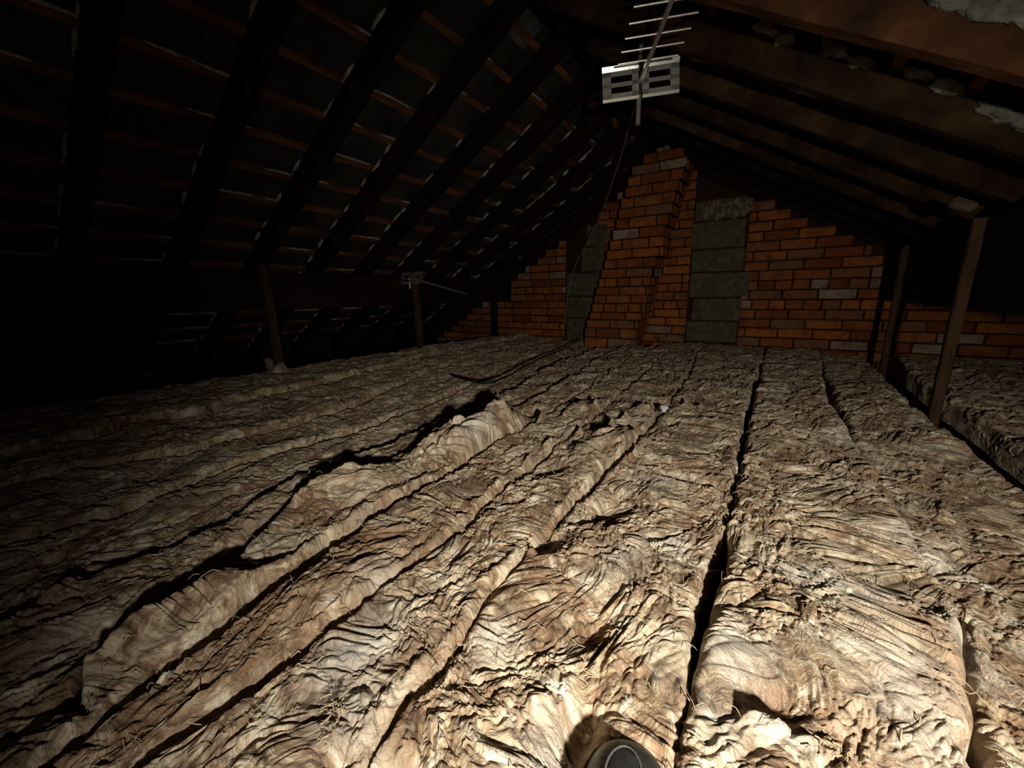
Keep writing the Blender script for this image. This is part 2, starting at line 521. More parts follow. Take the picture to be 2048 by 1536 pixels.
# ------------------------------------------------------------ purlins and posts
def beam(name, x0, x1, z0, z1, label, cat, seed):
    rnd = random.Random(seed); mb = MB(); vs = []; fs = []; n = 30
    for i in range(n + 1):
        y = YFRONT + .1 + (GY - .02 - YFRONT - .1) * i / n
        j = [rnd.uniform(-.002, .002) for _ in range(4)]
        b = .006
        ring = [(x0 + b, z0), (x1 - b, z0), (x1, z0 + b), (x1, z1 - b), (x1 - b, z1), (x0 + b, z1), (x0, z1 - b), (x0, z0 + b)]
        for k, (x, z) in enumerate(ring): vs.append((x + j[k // 2], y, z + j[3 - k // 2]))
    for i in range(n):
        for k in range(8):
            fs.append((i * 8 + k, (i + 1) * 8 + k, (i + 1) * 8 + (k + 1) % 8, i * 8 + (k + 1) % 8))
    fs.append(tuple(range(8))); fs.append(tuple(n * 8 + k for k in range(8))[::-1])
    mb.add(vs, fs)
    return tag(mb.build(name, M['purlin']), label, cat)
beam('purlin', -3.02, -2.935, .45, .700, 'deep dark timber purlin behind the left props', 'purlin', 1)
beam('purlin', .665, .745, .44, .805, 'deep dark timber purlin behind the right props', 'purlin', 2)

def post(p0, p1, w, d, label, seed, group, mat='post'):
    rnd = random.Random(seed); mb = MB(); vs = []; fs = []; n = 14
    p0, p1 = Vector(p0), Vector(p1)
    for i in range(n + 1):
        c = p0.lerp(p1, i / n)
        j = [rnd.uniform(-.0018, .0018) for _ in range(4)]
        b = .005
        ring = [(-w / 2 + b, -d / 2), (w / 2 - b, -d / 2), (w / 2, -d / 2 + b), (w / 2, d / 2 - b), (w / 2 - b, d / 2), (-w / 2 + b, d / 2), (-w / 2, d / 2 - b), (-w / 2, -d / 2 + b)]
        for k, (x, y) in enumerate(ring): vs.append((c.x + x + j[k // 2], c.y + y + j[3 - k // 2], c.z))
    for i in range(n):
        for k in range(8):
            fs.append((i * 8 + k, i * 8 + (k + 1) % 8, (i + 1) * 8 + (k + 1) % 8, (i + 1) * 8 + k))
    fs.append(tuple(range(8))[::-1]); fs.append(tuple(n * 8 + k for k in range(8)))
    mb.add(vs, fs)
    return tag(mb.build('timber_prop', M[mat]), label, 'post', group)
GL, GR = 'props under the left purlin', 'props under the right purlin'
post((-2.895, 1.43, -.14), (-2.895, 1.40, .745), .056, .05, 'slim brown prop nearest the viewer under left purlin, insulation tuft at its foot', 1, GL)
post((-2.895, 2.77, -.14), (-2.895, 2.74, .745), .050, .05, 'slim dark prop directly below the small far aerial', 2, GL)
post((-2.90, 4.02, -.14), (-2.90, 4.02, .745), .055, .05, 'dark slim prop in front of the left brickwork by the gable', 3, GL, 'sooty_rafter')
post((.627, 2.51, -.14), (.637, 2.51, .80), .040, .045, 'brown square prop nearest the viewer under right purlin', 4, GR)
post((.627, 3.68, -.14), (.630, 3.68, .80), .036, .04, 'thin brown prop beside right edge of the gable brickwork', 5, GR)
# sawn end of a short timber spiked against the right purlin
mb = MB(); mb.box(on_y(1924, 411, 2.395), (.085, .040, .044), Matrix.Rotation(RANG, 3, 'Y'), bev=.018, jit=.005)
tag(mb.build('timber_stub', simple_mat('sawn_end', [(.05, .032, .02), (.12, .08, .05)], 18, .9, .002)), 'pale sawn end of short timber at head of nearest right prop', 'timber')

# ------------------------------------------------------------ gable wall
CH = .0868                                      # brick course height
rndb = random.Random(5)
def brick_run(mb, x0, x1, zc, yface, hgt, depth=.10, phase=0, L=.262, header=False, jit=.0018, top_gap=.011, rnd=rndb):
    """one course between x0 and x1"""
    l = L / 2 if header else L
    x = x0 - (0 if not phase else l * phase)
    while x < x1 - .012:
        a, b = max(x, x0), min(x + l, x1)
        if b - a > .022:
            w = b - a - top_gap
            mb.box(((a + b) / 2, yface + depth / 2 + rnd.uniform(-.003, .004), zc + rnd.uniform(-.0015, .0015)),
                   (w, depth, hgt - top_gap), Matrix.Rotation(rnd.uniform(-.006, .006), 3, 'Y'), bev=.006, jit=jit, rnd=rnd)
        x += l
def clip_x(z, lo, hi):
    """keep a course under the rafters at height z (top of the brick)"""
    xl = AX - (AZ - z) / SL; xr = AX + (AZ - z) / SR
    return max(lo, xl), min(hi, xr)
mb = MB()
z0 = -.16
k = 0
BL0, BL1 = -2.17, -1.79                          # left block pier
BR0, BR1 = -.80, -.335                           # right block pier
while True:
    zc = z0 + CH * (k + .5)
    zt = z0 + CH * (k + 1)
    if zt > 1.80: break
    ph = (0, .5, .25, .75)[k % 4]; hd = k in (6, 8) 
    for (lo, hi) in ((-4.3, BL0), (BL1, BR0), (BR1, 2.35)):
        a, b = clip_x(zt, lo, hi)
        # toothed verge, stopping at whole or half bricks
        if lo == -4.3: a = -4.3 if a <= -4.3 else a + (.0 if k % 2 else .03)
        tooth = 0
        if lo == BR1 : tooth = (.03, 0, .05)[k % 3]
        if b - a > .05:
            brick_run(mb, a, b - tooth, zc, GY, CH, phase=ph, header=hd)
    k += 1
g = structure(mb.build('wall_back', M['brick']), 'orange red brick gable wall, stepped under the rafters', 'wall')
# mortar bed and dark wall core behind the bricks
mb = MB()
prof = [(-4.35, -.2), (2.45, -.2), (2.45, under(2.45) + .05), (AX, AZ + .16), (-4.35, under(-4.35) + .05)]
vs = [(x, GY + .012, z) for x, z in prof] + [(x, GY + .16, z) for x, z in prof]
n = len(prof)
fs = [tuple(range(n)), tuple(range(2 * n - 1, n - 1, -1))] + [(i, i + n, (i + 1) % n + n, (i + 1) % n) for i in range(n)]
mb.add(vs, fs)
c = mb.build('mortar_core', M['sooty'], g)
mb = MB()
prof = [(-4.0, -.2), (2.3, -.2), (2.3, .10), (2.05, .10), (AX + .16, AZ - .19), (AX - .16, AZ - .19), (-4.0, .10)]
n = len(prof)
vs = [(x, GY + .007, z) for x, z in prof] + [(x, GY + .02, z) for x, z in prof]
fs = [tuple(range(n)), tuple(range(2 * n - 1, n - 1, -1))] + [(i, i + n, (i + 1) % n + n, (i + 1) % n) for i in range(n)]
mb.add(vs, fs)
mb.build('mortar_joints', M['joint'], g)

# concrete block piers set into the wall
def pier(rows, label, seed, smear=None):
    """rows: (x0, x1, z0, z1)"""
    rnd = random.Random(seed); root = empty('block_pier', (0, 0, 0))
    tag(root, label, 'block pier', 'concrete block piers in the gable')
    for (x0, x1, z0_, z1_) in rows:
        b = MB()
        b.box(((x0 + x1) / 2, GY + .075 + rnd.uniform(-.004, .004), (z0_ + z1_) / 2), (x1 - x0 - .012, .16, z1_ - z0_ - .014),
              Matrix.Rotation(rnd.uniform(-.008, .008), 3, 'Y'), bev=.007, jit=.003, rnd=rnd)
        b.build('concrete_block', M['block'], root)
    return root
pr = pier([(-.80, -.33, .03, .245), (-.76, -.31, .245, .47), (-.80, -.27, .47, .715), (-.80, -.33, .715, .93),
           (-.82, -.345, .93, 1.19), (-.80, -.35, 1.19, 1.38)],
          'grey concrete block pier right of the brick chimney, pale mortar smear on top', 1)
ms = MB()
for i in range(16):
    x = -.70 + .35 * (i % 8) / 7; z = 1.245 + (i // 8) * .075 + .02 * math.sin(i * 2.1)
    ms.lump((x, GY - .002, z), (.034, .009, .036), None, 40 + i, .45, 6, 9)
ms.build('mortar_smear', M['pale'], pr, smooth=True)['label'] = 'pale buff mortar smear'
pier([(-2.15, -1.74, -.04, .25), (-2.16, -1.72, .25, .50), (-2.16, -1.70, .50, .77), (-1.98, -1.70, .77, 1.04), (-1.92, -1.68, 1.04, 1.28)],
     'grey concrete block pier in the dark left of the brick chimney', 2)

# leaning brick chimney breast in front of the wall
CHY = 4.12
rows_px = [(690, 1168, 1268), (676, 1168, 1270), (657, 1172, 1276), (640, 1178, 1282), (625, 1183, 1290), (607, 1187, 1293), (590, 1190, 1297), (573, 1196, 1300),
           (555, 1201, 1306), (536, 1207, 1311), (516, 1212, 1326), (497, 1218, 1326), (476, 1224, 1328), (454, 1231, 1336), (432, 1236, 1344),
           (411, 1241, 1349), (388, 1249, 1356), (365, 1254, 1366), (343, 1262, 1371), (321, 1285, 1366), (300, 1310, 1352)]
rc = random.Random(9)
mb = MB(); core = MB()
pts = [(on_y((l + r) / 2, y, CHY)[2], on_y(l, y, CHY)[0], on_y(r, y, CHY)[0]) for y, l, r in rows_px]
for i in range(len(pts) - 1):
    za, zb = pts[i][0], pts[i + 1][0]
    xl, xr = pts[i][1], pts[i][2]
    if i < 1: za -= .12
    h = zb - za; zc = (za + zb) / 2
    hd = i % 3 == 1
    brick_run(mb, xl, xr, zc, CHY, h, depth=.10, phase=(0, .5)[i % 2], L=.262, header=hd and i > 3 and i < 9, rnd=rc)
    # return face towards the right, down the stack
    y = CHY + .10; q = 0
    ends = GY - .005
    while y < ends - .02:
        l = (.16, .13)[(i + q) % 2]; e = min(y + l, ends)
        mb.box((xr - .05 + rc.uniform(-.003, .003), (y + e) / 2, zc), (.10, e - y - .010, h - .011), bev=.006, jit=.0018, rnd=rc)
        mb.box((xl + .05 + rc.uniform(-.003, .003), (y + e) / 2, zc), (.10, e - y - .010, h - .011), bev=.006, jit=.0018, rnd=rc)
        y = e; q += 1
    core.box(((xl + xr) / 2, (CHY + GY) / 2 + .004, zc), (xr - xl - .022, GY - CHY - .012, h + .001))
ch = empty('chimney_breast', (-1.5, CHY, 0))
ch.location = (0, 0, 0)
tag(ch, 'leaning orange brick chimney breast standing in front of the gable wall', 'chimney')
mb.build('brickwork', M['brick'], ch)
core.build('mortar_joints', M['joint'], ch)
# rough mortar at the chimney head, and two added pale lumps standing in for daylight chinks
mb = MB()
for i, (x, y) in enumerate(((1322, 302), (1328, 308), (1340, 312), (1334, 296), (1349, 314))):
    p = on_y(x, y, CHY + .05); mb.lump(p, (.035, .04, .025), None, 70 + i, .4)
o = mb.build('mortar_cap', M['pale'], ch, smooth=True)
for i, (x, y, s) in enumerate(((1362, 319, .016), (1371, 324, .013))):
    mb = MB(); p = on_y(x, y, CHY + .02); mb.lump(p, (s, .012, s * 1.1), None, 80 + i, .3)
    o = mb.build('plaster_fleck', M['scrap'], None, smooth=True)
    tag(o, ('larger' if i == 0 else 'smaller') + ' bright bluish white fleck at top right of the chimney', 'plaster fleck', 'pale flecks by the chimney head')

# ------------------------------------------------------------ insulation quilts
def seam(pts, tail=None):
    P = [on_z(x, y, 0.02) for x, y in pts]
    Y = [p[1] for p in P]; X = [p[0] for p in P]
    o = np.argsort(Y); Y = list(np.array(Y)[o]); X = list(np.array(X)[o])
    return np.array(Y), np.array(X)
SEAMS = {
    'l8': [(0, 905), (171, 864), (290, 830), (410, 820), (458, 799), (620, 765), (800, 722), (900, 697)],
    'l7': [(0, 946), (154, 912), (273, 895), (376, 881), (478, 854), (581, 833), (700, 796), (810, 752), (905, 716), (960, 700)],
    'l6': [(0, 1040), (103, 1012), (205, 992), (308, 958), (410, 917), (506, 890), (600, 866), (720, 835), (850, 790), (960, 745), (1040, 708)],
    'l5': [(0, 1200), (137, 1115), (239, 1086), (342, 1052), (410, 1021), (489, 985), (540, 950), (632, 912), (754, 871), (839, 837), (900, 812), (1000, 775), (1120, 715)],
    'l4': [(0, 1470), (137, 1373), (170, 1290), (260, 1222), (342, 1168), (410, 1115), (500, 1050), (620, 975), (700, 940), (790, 905), (873, 862), (969, 822), (1060, 790), (1150, 745), (1200, 708)],
    'l3': [(60, 1536), (239, 1390), (308, 1320), (427, 1248), (513, 1179), (600, 1121), (644, 1087), (720, 1042), (788, 1001), (870, 958), (960, 900), (1040, 860), (1110, 815), (1190, 765), (1262, 712)],
    'l2': [(239, 1530), (342, 1445), (444, 1380), (513, 1336), (601, 1271), (668, 1226), (737, 1182), (856, 1100), (928, 1049), (1003, 974), (1090, 905), (1180, 840), (1250, 775), (1330, 705)],
    'l1': [(690, 1536), (737, 1476), (819, 1377), (908, 1288), (942, 1247), (986, 1172), (1050, 1105), (1106, 1049), (1147, 995), (1249, 912), (1297, 850), (1340, 800), (1380, 745), (1395, 700)],
    's0': [(1350, 1536), (1374, 1420), (1392, 1300), (1400, 1240), (1424, 1150), (1445, 1085), (1466, 1010), (1478, 940), (1490, 860), (1505, 790), (1520, 745), (1530, 700)],
    'r1': [(1965, 1500), (1950, 1400), (1935, 1290), (1922, 1200), (1870, 1130), (1818, 1045), (1745, 920), (1700, 850), (1668, 800), (1655, 752), (1640, 705)],
}
YA, YB = -.28, 4.44
def seam_fn(key, x_const=None, seed=0):
    if key is None:
        return lambda Y: x_const + .012 * pn(Y * 2.1, Y * 0 + .5, seed) + .006 * pn(Y * 7.3, Y * 0 + 1.5, seed)
    sy, sx = seam(SEAMS[key])
    def f(Y):
        x = np.interp(Y, sy, sx)
        return x + .006 * pn(Y * 9.0, Y * 0 + .3, seed) + .003 * pn(Y * 25.0, Y * 0 + .7, seed)
    return f
# (Y, half gap) per seam
GAPS = {
    'l8': [(0, .014), (1.5, .016), (4, .006)], 'l7': [(0, .012), (1.5, .018), (4, .006)], 'l6': [(0, .012), (1.2, .020), (2.0, .012), (4, .006)],
    'l5': [(0, .020), (.4, .028), (1, .042), (1.6, .030), (2.3, .016), (2.6, .006), (4, .005)],
    'l4': [(-.1, .014), (.06, .014), (.15, .052), (.30, .044), (.5, .026), (.8, .012), (1.1, .024), (1.7, .028), (2.1, .016), (2.4, .006), (4, .005)],
    'l3': [(0, .010), (.3, .020), (.5, .017), (.8, .008), (1.2, .005), (4, .004)],
    'l2': [(0, .008), (.2, .010), (.4, .004), (.7, .003), (.9, .006), (1.2, .003), (4, .003)],
    'l1': [(0, .005), (.25, .007), (.4, .002), (.8, .003), (1.0, .006), (1.3, .003), (2.5, .006), (4, .004)],
    's0': [(0, -.002), (.4, -.003), (.50, -.001), (.62, .011), (.85, .013), (.95, .002), (1.2, .003), (1.5, .011), (1.9, .012), (2.3, .011), (2.8, .012), (3.2, .003), (4, .004)],
    'r1': [(0, .010), (.4, .016), (.7, .008), (1.0, .005), (1.5, .002), (1.9, .012), (2.3, .024), (3.0, .015), (4, .006)],
    'r2': [(0, .003), (1.4, .010), (2.2, .050), (3.5, .03), (4, .02)],
    'x': [(0, .006), (4, .008)],
}
# local bumps and hollows: pixel, radius x/y, height
FEATS = []
def feat(x, y, rx, ry, h, z=0.02): 
    p = on_z(x, y, z); FEATS.append((p[0], p[1], rx, ry, h))
feat(935, 880, .095, .22, .085)          # the torn quilt that stands proud
feat(1010, 848, .06, .10, .045)
feat(740, 965, .06, .12, .030)
feat(640, 985, .05, .07, .035)
feat(1215, 900, .10, .20, .052)
feat(1290, 822, .05, .05, .035)
feat(1160, 822, .05, .05, .030)
feat(1210, 1010, .05, .06, -.03)
feat(1090, 1075, .03, .04, -.035)
feat(1195, 1235, .03, .05, -.03)
feat(1160, 1430, .025, .05, -.045)
feat(770, 1545, .035, .03, -.075)
feat(680, 1500, .02, .02, -.03)
feat(1540, 1400, .04, .025, -.025)
feat(1400, 955, .12, .02, -.020)
feat(430, 1180, .05, .08, .030)
feat(300, 1240, .04, .06, .030)
feat(1700, 1300, .16, .16, .020)
feat(1750, 790, .14, .45, .03)
feat(560, 745, .05, .05, .05)
feat(1880, 860, .18, .25, .02)
for (x, y, rx, ry, hh) in ((1187, 792, .035, .05, -.07), (1318, 806, .03, .05, -.06), (1062, 822, .04, .06, -.05), (1345, 835, .02, .04, -.04), (610, 955, .03, .04, -.06), (1120, 752, .04, .12, -.05),
                           (960, 742, .05, .12, -.04), (700, 765, .06, .12, -.03), (860, 720, .06, .12, .03), (1010, 700, .08, .12, .03), (1245, 775, .03, .05, -.05),
                           (1190, 818, .012, .03, .035), (1132, 834, .014, .03, .035), (1300, 812, .014, .03, .038), (1250, 838, .012, .03, .03), (1085, 838, .012, .03, .03),
                           (985, 838, .015, .03, .03), (905, 856, .012, .03, .03), (628, 945, .02, .03, .035), (1372, 806, .012, .04, .035), (1400, 812, .008, .03, .025),
                           (1225, 860, .012, .03, .03), (1160, 870, .012, .03, .025), (1100, 890, .015, .03, .03), (1060, 920, .015, .03, .025), (1275, 870, .012, .03, .022),
                           (700, 960, .02, .03, .03), (590, 1010, .02, .03, .025), (1060, 1105, .010, .015, .022), (1935, 1265, .018, .025, .030), (1960, 1235, .012, .02, .02),
                           (1500, 1455, .012, .012, .015), (1545, 1470, .02, .012, .015)):
    feat(x, y, rx, ry, hh)
feat(200, 1230, .05, .05, -.03)
feat(600, 1180, .07, .12, .02)
feat(1100, 930, .05, .05, -.02)

CLEAN = []                                       # cleaner, whiter patches of wool
for (x, y, rx, ry, hh) in ((715, 1290, .055, .07, .85), (690, 1400, .05, .04, .6), (440, 1125, .05, .10, .5), (250, 930, .10, .14, .5), (950, 880, .05, .09, .9),
                           (1640, 1165, .07, .04, .8), (1860, 1090, .06, .06, .7), (1470, 1300, .04, .06, .8), (1440, 1460, .03, .03, .5), (1560, 1480, .04, .02, .7),
                           (1340, 1075, .04, .04, .8), (1800, 1400, .05, .10, .5), (1930, 1260, .03, .05, .7), (760, 1150, .04, .05, .5), (1090, 1500, .04, .05, .6),
                           (990, 1270, .03, .05, .5), (1310, 950, .05, .05, .5), (1700, 880, .08, .10, .4), (1960, 780, .08, .2, .7), (130, 1240, .04, .06, .6), (1250, 1110, .05, .04, .5)):
    p = on_z(x, y, .02); CLEAN.append((p[0], p[1], rx, ry, hh))
def octw(freq, sp):                              # fade out detail the grid cannot carry
    return np.clip((.5 / np.maximum(sp, 1e-6) / freq - .7) / .8, 0, 1)

def quilt(kl, kr, gl, gr, xl=None, xr=None, top=0.0, label='', seed=1, ya=YA, yb=YB, group='insulation quilts laid between the joists', rough=1.0, fib=140, lip=0.0):
    fl_, fr__ = seam_fn(kl, xl, 1 + (hash_s(kl) if kl else seed)), seam_fn(kr, xr, 1 + (hash_s(kr) if kr else seed + 5))
    xm = abs(((xl if xl is not None else float(fl_(np.array([.8]))[0])) + (xr if xr is not None else float(fr__(np.array([.8]))[0]))) / 2)
    # rows, denser near the viewer
    ys = [ya]
    while ys[-1] < yb:
        d2 = max(ys[-1], 0) ** 2 + xm ** 2 * .8
        ys.append(ys[-1] + .0012 + .00062 * d2)
    ys = np.array(ys); ny = len(ys)
    XL = fl_(ys) + np.interp(ys, *zip(*GAPS[gl])); XR = fr__(ys) - np.interp(ys, *zip(*GAPS[gr]))
    W = XR - XL
    per = float(W.mean()) + .20
    nx = int(per / (.0013 + .00065 * xm ** 2)) + 8
    # cross-section: up one side, over the top, down the other
    t = np.linspace(-1, 1, nx)
    side_h = .10
    half = W[:, None] / 2
    arc = t[None, :] * (half + side_h)           # signed unrolled distance from the middle
    rr = .018                                    # shoulder radius
    over = np.maximum(np.abs(arc) - (half - rr), 0)
    qlen = rr * np.pi / 2
    ang = np.clip(over / qlen, 0, 1) * np.pi / 2
    dx = np.where(over > 0, (half - rr) + rr * np.sin(ang), np.abs(arc))
    dz = np.where(over > 0, -rr * (1 - np.cos(ang)) - np.maximum(over - qlen, 0), 0)
    sg = np.sign(arc)
    X = (XL + XR)[:, None] / 2 + sg * dx
    Yg = np.repeat(ys[:, None], nx, 1)
    Z = top + dz
    nxn = sg * np.where(over > 0, np.sin(ang), 0); nzn = np.where(over > 0, np.cos(ang), 1.0)
    # noise domain: unrolled coordinate and run
    U = ((XL + XR)[:, None] / 2 + arc); V = Yg
    sp = np.maximum((.0012 + .00062 * (np.maximum(ys, 0) ** 2 + xm ** 2 * .8))[:, None], .0013 + .00065 * xm ** 2) * np.ones_like(U)
    w1 = .085 * pn(U * 5.0, V * 4.0, 3); w2 = .085 * pn(U * 5.0, V * 4.0, 4)
    a, b = U + w1, V + w2
    w3 = .022 * pn(a * 17, b * 15, 5); w4 = .022 * pn(a * 17, b * 15, 6)
    a2, b2 = a + w3 * 1.2, b + w4 * 1.2
    bil = lambda n, g=2.4: np.minimum(np.sqrt(n * n + .0035) * g - .1, 1)
    h = .014 * pn(U * 3.1, V * 2.3, 10) + .009 * pn(a * 8, b * 6, 11)
    h += .011 * (bil(pn(a * 9, b * 7, 12)) - .5)
    h += octw(22, sp) * .0080 * (bil(pn(a2 * 24, b2 * 19, 13)) - .5)
    # folds that run in two families, mixed by patches
    ca, sa = math.cos(.5), math.sin(.5); cb, sb = math.cos(2.1), math.sin(2.1)
    mk = np.clip(pn(a * 5.2, b * 5.2, 16) * 5 + .5, 0, 1)
    p1, q1 = a2 * ca + b2 * sa, -a2 * sa + b2 * ca
    p2, q2 = a2 * cb + b2 * sb, -a2 * sb + b2 * cb
    pres = np.clip(pn(a * 6.5, b * 5.5, 21) * 3 + .45, 0, 1)
    fo = pn(p1 * 12, q1 * 40, 14) * mk + pn(p2 * 12, q2 * 40, 15) * (1 - mk)
    h += octw(40, sp) * .0026 * (bil(fo, 2.6) - .4) * pres
    h += octw(55, sp) * .0042 * (bil(pn(a2 * 55, b2 * 46, 17)) - .5)
    w5 = .006 * pn(a2 * 50, b2 * 50, 22); w6 = .006 * pn(a2 * 50, b2 * 50, 23)
    h += octw(110, sp) * .0030 * (bil(pn((a2 + w5) * 110, (b2 + w6) * 90, 24)) - .5)
    g1 = pn(p1 * 30, q1 * 150, 18) * mk + pn(p2 * 30, q2 * 150, 19) * (1 - mk)
    h += octw(150, sp) * .0011 * g1
    # torn lip along the right-hand edge
    if lip: h += lip * np.exp(-((half - arc - .012) / .011) ** 2) * (.6 + .8 * np.clip(pn(V * 6, V * 0 + 3, 25) + .4, 0, 1))
    h *= rough * .82 * (1 + .45 * np.clip((V - 1.5) / 1.2, 0, 1))
    for (fx, fy, rx, ry, hh) in FEATS:
        e = np.exp(-(((X - fx) / rx) ** 2 + ((Yg - fy) / ry) ** 2) ** (1.8 if hh > .04 else 1))
        if hh > .04: e = e * (1 + .55 * pn(a * 13, b * 9, 30) + .3 * bil(pn(a2 * 26, b2 * 20, 31)) - .15)
        Z = Z + hh * e * nzn
    sidew = np.where(over > qlen, np.clip(1 - (over - qlen) / .1, 0.2, 1), 1)
    X = X + nxn * np.clip(h * .75 - .002, -.007, .003) * sidew; Z = Z + nzn * h
    Y2 = Yg + octw(22, sp) * .008 * pn(a * 14, b * 11, 20)
    verts = np.stack([X, Y2, Z], -1).reshape(-1, 3)
    idx = np.arange(ny * nx).reshape(ny, nx)
    q = np.stack([idx[:-1, :-1], idx[:-1, 1:], idx[1:, 1:], idx[1:, :-1]], -1).reshape(-1, 4)
    flow = np.stack([U, V, np.full_like(U, seed * 1.7)], -1).reshape(-1, 3)
    ob = np_mesh('insulation_quilt', verts, q, M['wool'], None, flow)
    tag(ob, label, 'insulation', group)
    ca_ = np.zeros(X.shape)
    for (fx, fy, rx, ry, hh) in CLEAN:
        ca_ = np.maximum(ca_, hh * np.exp(-(((X - fx) / rx) ** 2 + ((Yg - fy) / ry) ** 2)))
    at_ = ob.data.attributes.new('clean', 'FLOAT', 'POINT'); at_.data.foreach_set('value', ca_.astype(np.float32).ravel())
    # loose curls of fibre that stand off the surface
    if fib:
        rs = np.random.RandomState(seed + 50)
        fm = MB()
        P = verts.reshape(ny, nx, 3)
        for _ in range(fib):
            i = int(ny * rs.uniform(0, .85) ** 1.1); j = int(nx * rs.uniform(.16, .84))
            p = Vector(P[i, j].tolist())
            dcam = (p - Vector((0, 0, CAM_H))).length
            ln = rs.uniform(.012, .045); a0 = rs.uniform(0, 6.28); cur = rs.uniform(-60, 60)
            pts = []; x, y, z = p.x, p.y, p.z + .0005; an = a0
            m_ = 7
            for s in range(m_):
                pts.append((x, y, z + .010 * math.sin(math.pi * s / (m_ - 1)) * rs.uniform(.3, 1.0)))
                an += cur * ln / m_; x += math.cos(an) * ln / m_; y += math.sin(an) * ln / m_
            r0 = rs.uniform(.0003, .0007) * (1 + .25 * dcam)
            fm.tube(pts, [r0 * .5] + [r0] * (m_ - 2) + [r0 * .3], 3, False)
        f = fm.build('loose_fibres', M['fibre'], ob, smooth=True); f['kind'] = 'stuff'
    return ob
def hash_s(s): return sum(ord(c) for c in s) % 37
M['fibre'] = simple_mat('pale_fibre', [(.55, .42, .26), (.72, .60, .42)], 12, .9, .0001, spec=.2)

Q = 'insulation quilts laid between the joists'
quilt(None, 'l8', 'x', 'l8', xl=-3.0, top=.028, seed=1, label='dim outermost insulation quilt on the left, under the left props', rough=1.1, fib=30)
quilt('l8', 'l7', 'l8', 'l7', top=-.004, seed=2, label='dim grey brown insulation quilt, second in from the left edge', fib=30)
quilt('l7', 'l6', 'l7', 'l6', top=-.024, seed=3, label='shadowy insulation quilt, third in from the left edge', fib=40)
quilt('l6', 'l5', 'l6', 'l5', top=-.036, seed=4, label='grey streaked insulation quilt left of the longest black gap', fib=60, yb=4.09)
quilt('l5', 'l4', 'l5', 'l4', top=-.004, seed=5, label='narrow insulation quilt between the two black gaps on the left', fib=90, yb=4.09)
quilt('l4', 'l3', 'l4', 'l3', top=.014, seed=6, label='insulation quilt with a torn whitish upstanding chunk halfway along', fib=140, yb=4.09, lip=.006)
quilt('l3', 'l2', 'l3', 'l2', top=.018, seed=7, label='smooth tan insulation quilt with long diagonal edges, bottom left', fib=160, lip=.005)
quilt('l2', 'l1', 'l2', 'l1', top=.014, seed=8, label='insulation quilt with a large whitish patch near the bottom edge', fib=200, lip=.006)
quilt('l1', 's0', 'l1', 's0', top=.010, seed=9, label='crumpled insulation quilt the black shoe rests on', fib=260)
quilt('s0', 'r1', 's0', 'r1', top=.020, seed=10, label='brightest wide insulation quilt right of the shoe', fib=260)
quilt('r1', None, 'r1', 'r2', xr=.625, top=-.022, seed=11, label='insulation quilt along the inside of the right props', fib=160)
quilt(None, None, 'x', 'x', xl=.73, xr=1.12, top=-.01, seed=12, label='dim insulation quilt just outside the right props', rough=1.2, fib=30)
quilt(None, None, 'x', 'x', xl=1.12, xr=1.50, top=-.01, seed=13, label='dim insulation quilt at right frame edge beyond the props', rough=1.2, fib=0)
quilt(None, None, 'x', 'x', xl=1.50, xr=2.05, top=-.02, seed=14, label='darkest insulation quilt at the right eaves', rough=1.3, fib=0)

# tufts and scraps
def tuft(p, s, label, mat, seed, name='insulation_tuft', cat='tuft'):
    mb = MB(); rnd = random.Random(seed)
    for i in range(6):
        mb.lump((p[0] + rnd.uniform(-.5, .5) * s, p[1] + rnd.uniform(-.5, .5) * s, p[2] + rnd.uniform(.1, .9) * s), (s * .45, s * .45, s * .5), None, seed * 10 + i, .45, 8, 12)
    return tag(mb.build(name, mat, None, smooth=True), label, cat)
tuft(on_z(540, 735, .05), .05, 'small buff insulation tuft beside foot of nearest left prop', M['debris'], 3)
tuft(on_z(296, 752, -.08), .035, 'pale scrap lying in the dark beyond the left edge', M['debris'], 4, 'debris_scrap', 'scrap')
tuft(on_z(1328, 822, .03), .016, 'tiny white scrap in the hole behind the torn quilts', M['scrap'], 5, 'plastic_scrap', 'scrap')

CR = []
for i, (x, y, n_, sp_) in enumerate(((838, 1056, 26, .018), (1330, 818, 16, .03), (668, 1415, 18, .016), (968, 1035, 10, .012), (1060, 1090, 14, .014),
                                     (1375, 812, 16, .03), (635, 985, 14, .03), (1610, 1052, 10, .015), (1630, 1118, 12, .012), (1180, 1345, 16, .016), (1650, 1492, 14, .02), (655, 1480, 12, .012))):
    rs = np.random.RandomState(900 + i); p = on_z(x, y, .028); fm = MB()
    for _ in range(n_):
        an = rs.uniform(0, 6.28); cu = rs.uniform(-90, 90); ln = rs.uniform(.006, .018) * (1 if y > 950 else 2)
        c = p + np.array([rs.normal(0, sp_ * .5), rs.normal(0, sp_ * .5), rs.uniform(-.006, .006)]); pts = []
        for s_ in range(7):
            pts.append(tuple(c)); an += cu * ln / 7
            c = c + np.array([math.cos(an), math.sin(an), rs.uniform(-.3, .6)]) * ln / 7
        fm.tube(pts, rs.uniform(.0005, .0010) * (1 if y > 950 else 1.8), 5)
    where = ['on the smooth tan quilt, mid picture', 'in the hole behind the torn quilts', 'at edge of large whitish patch', 'in the crease beside the smooth tan quilt',
             'above the small dark crack in middle', 'right of the far hole', 'beside the torn end of second black gap', 'on the right wide quilt, upper one', 'on the right wide quilt, lower one',
             'upper left of the shoe', 'right of the shoe at the bottom edge', 'near the dark hollow at the bottom edge'][i]
    o = fm.build('fibre_crumbs', M['fibre'], None, smooth=True)
    tag(o, 'curled buff fibre crumbs ' + where, 'fibre crumbs', kind='stuff')

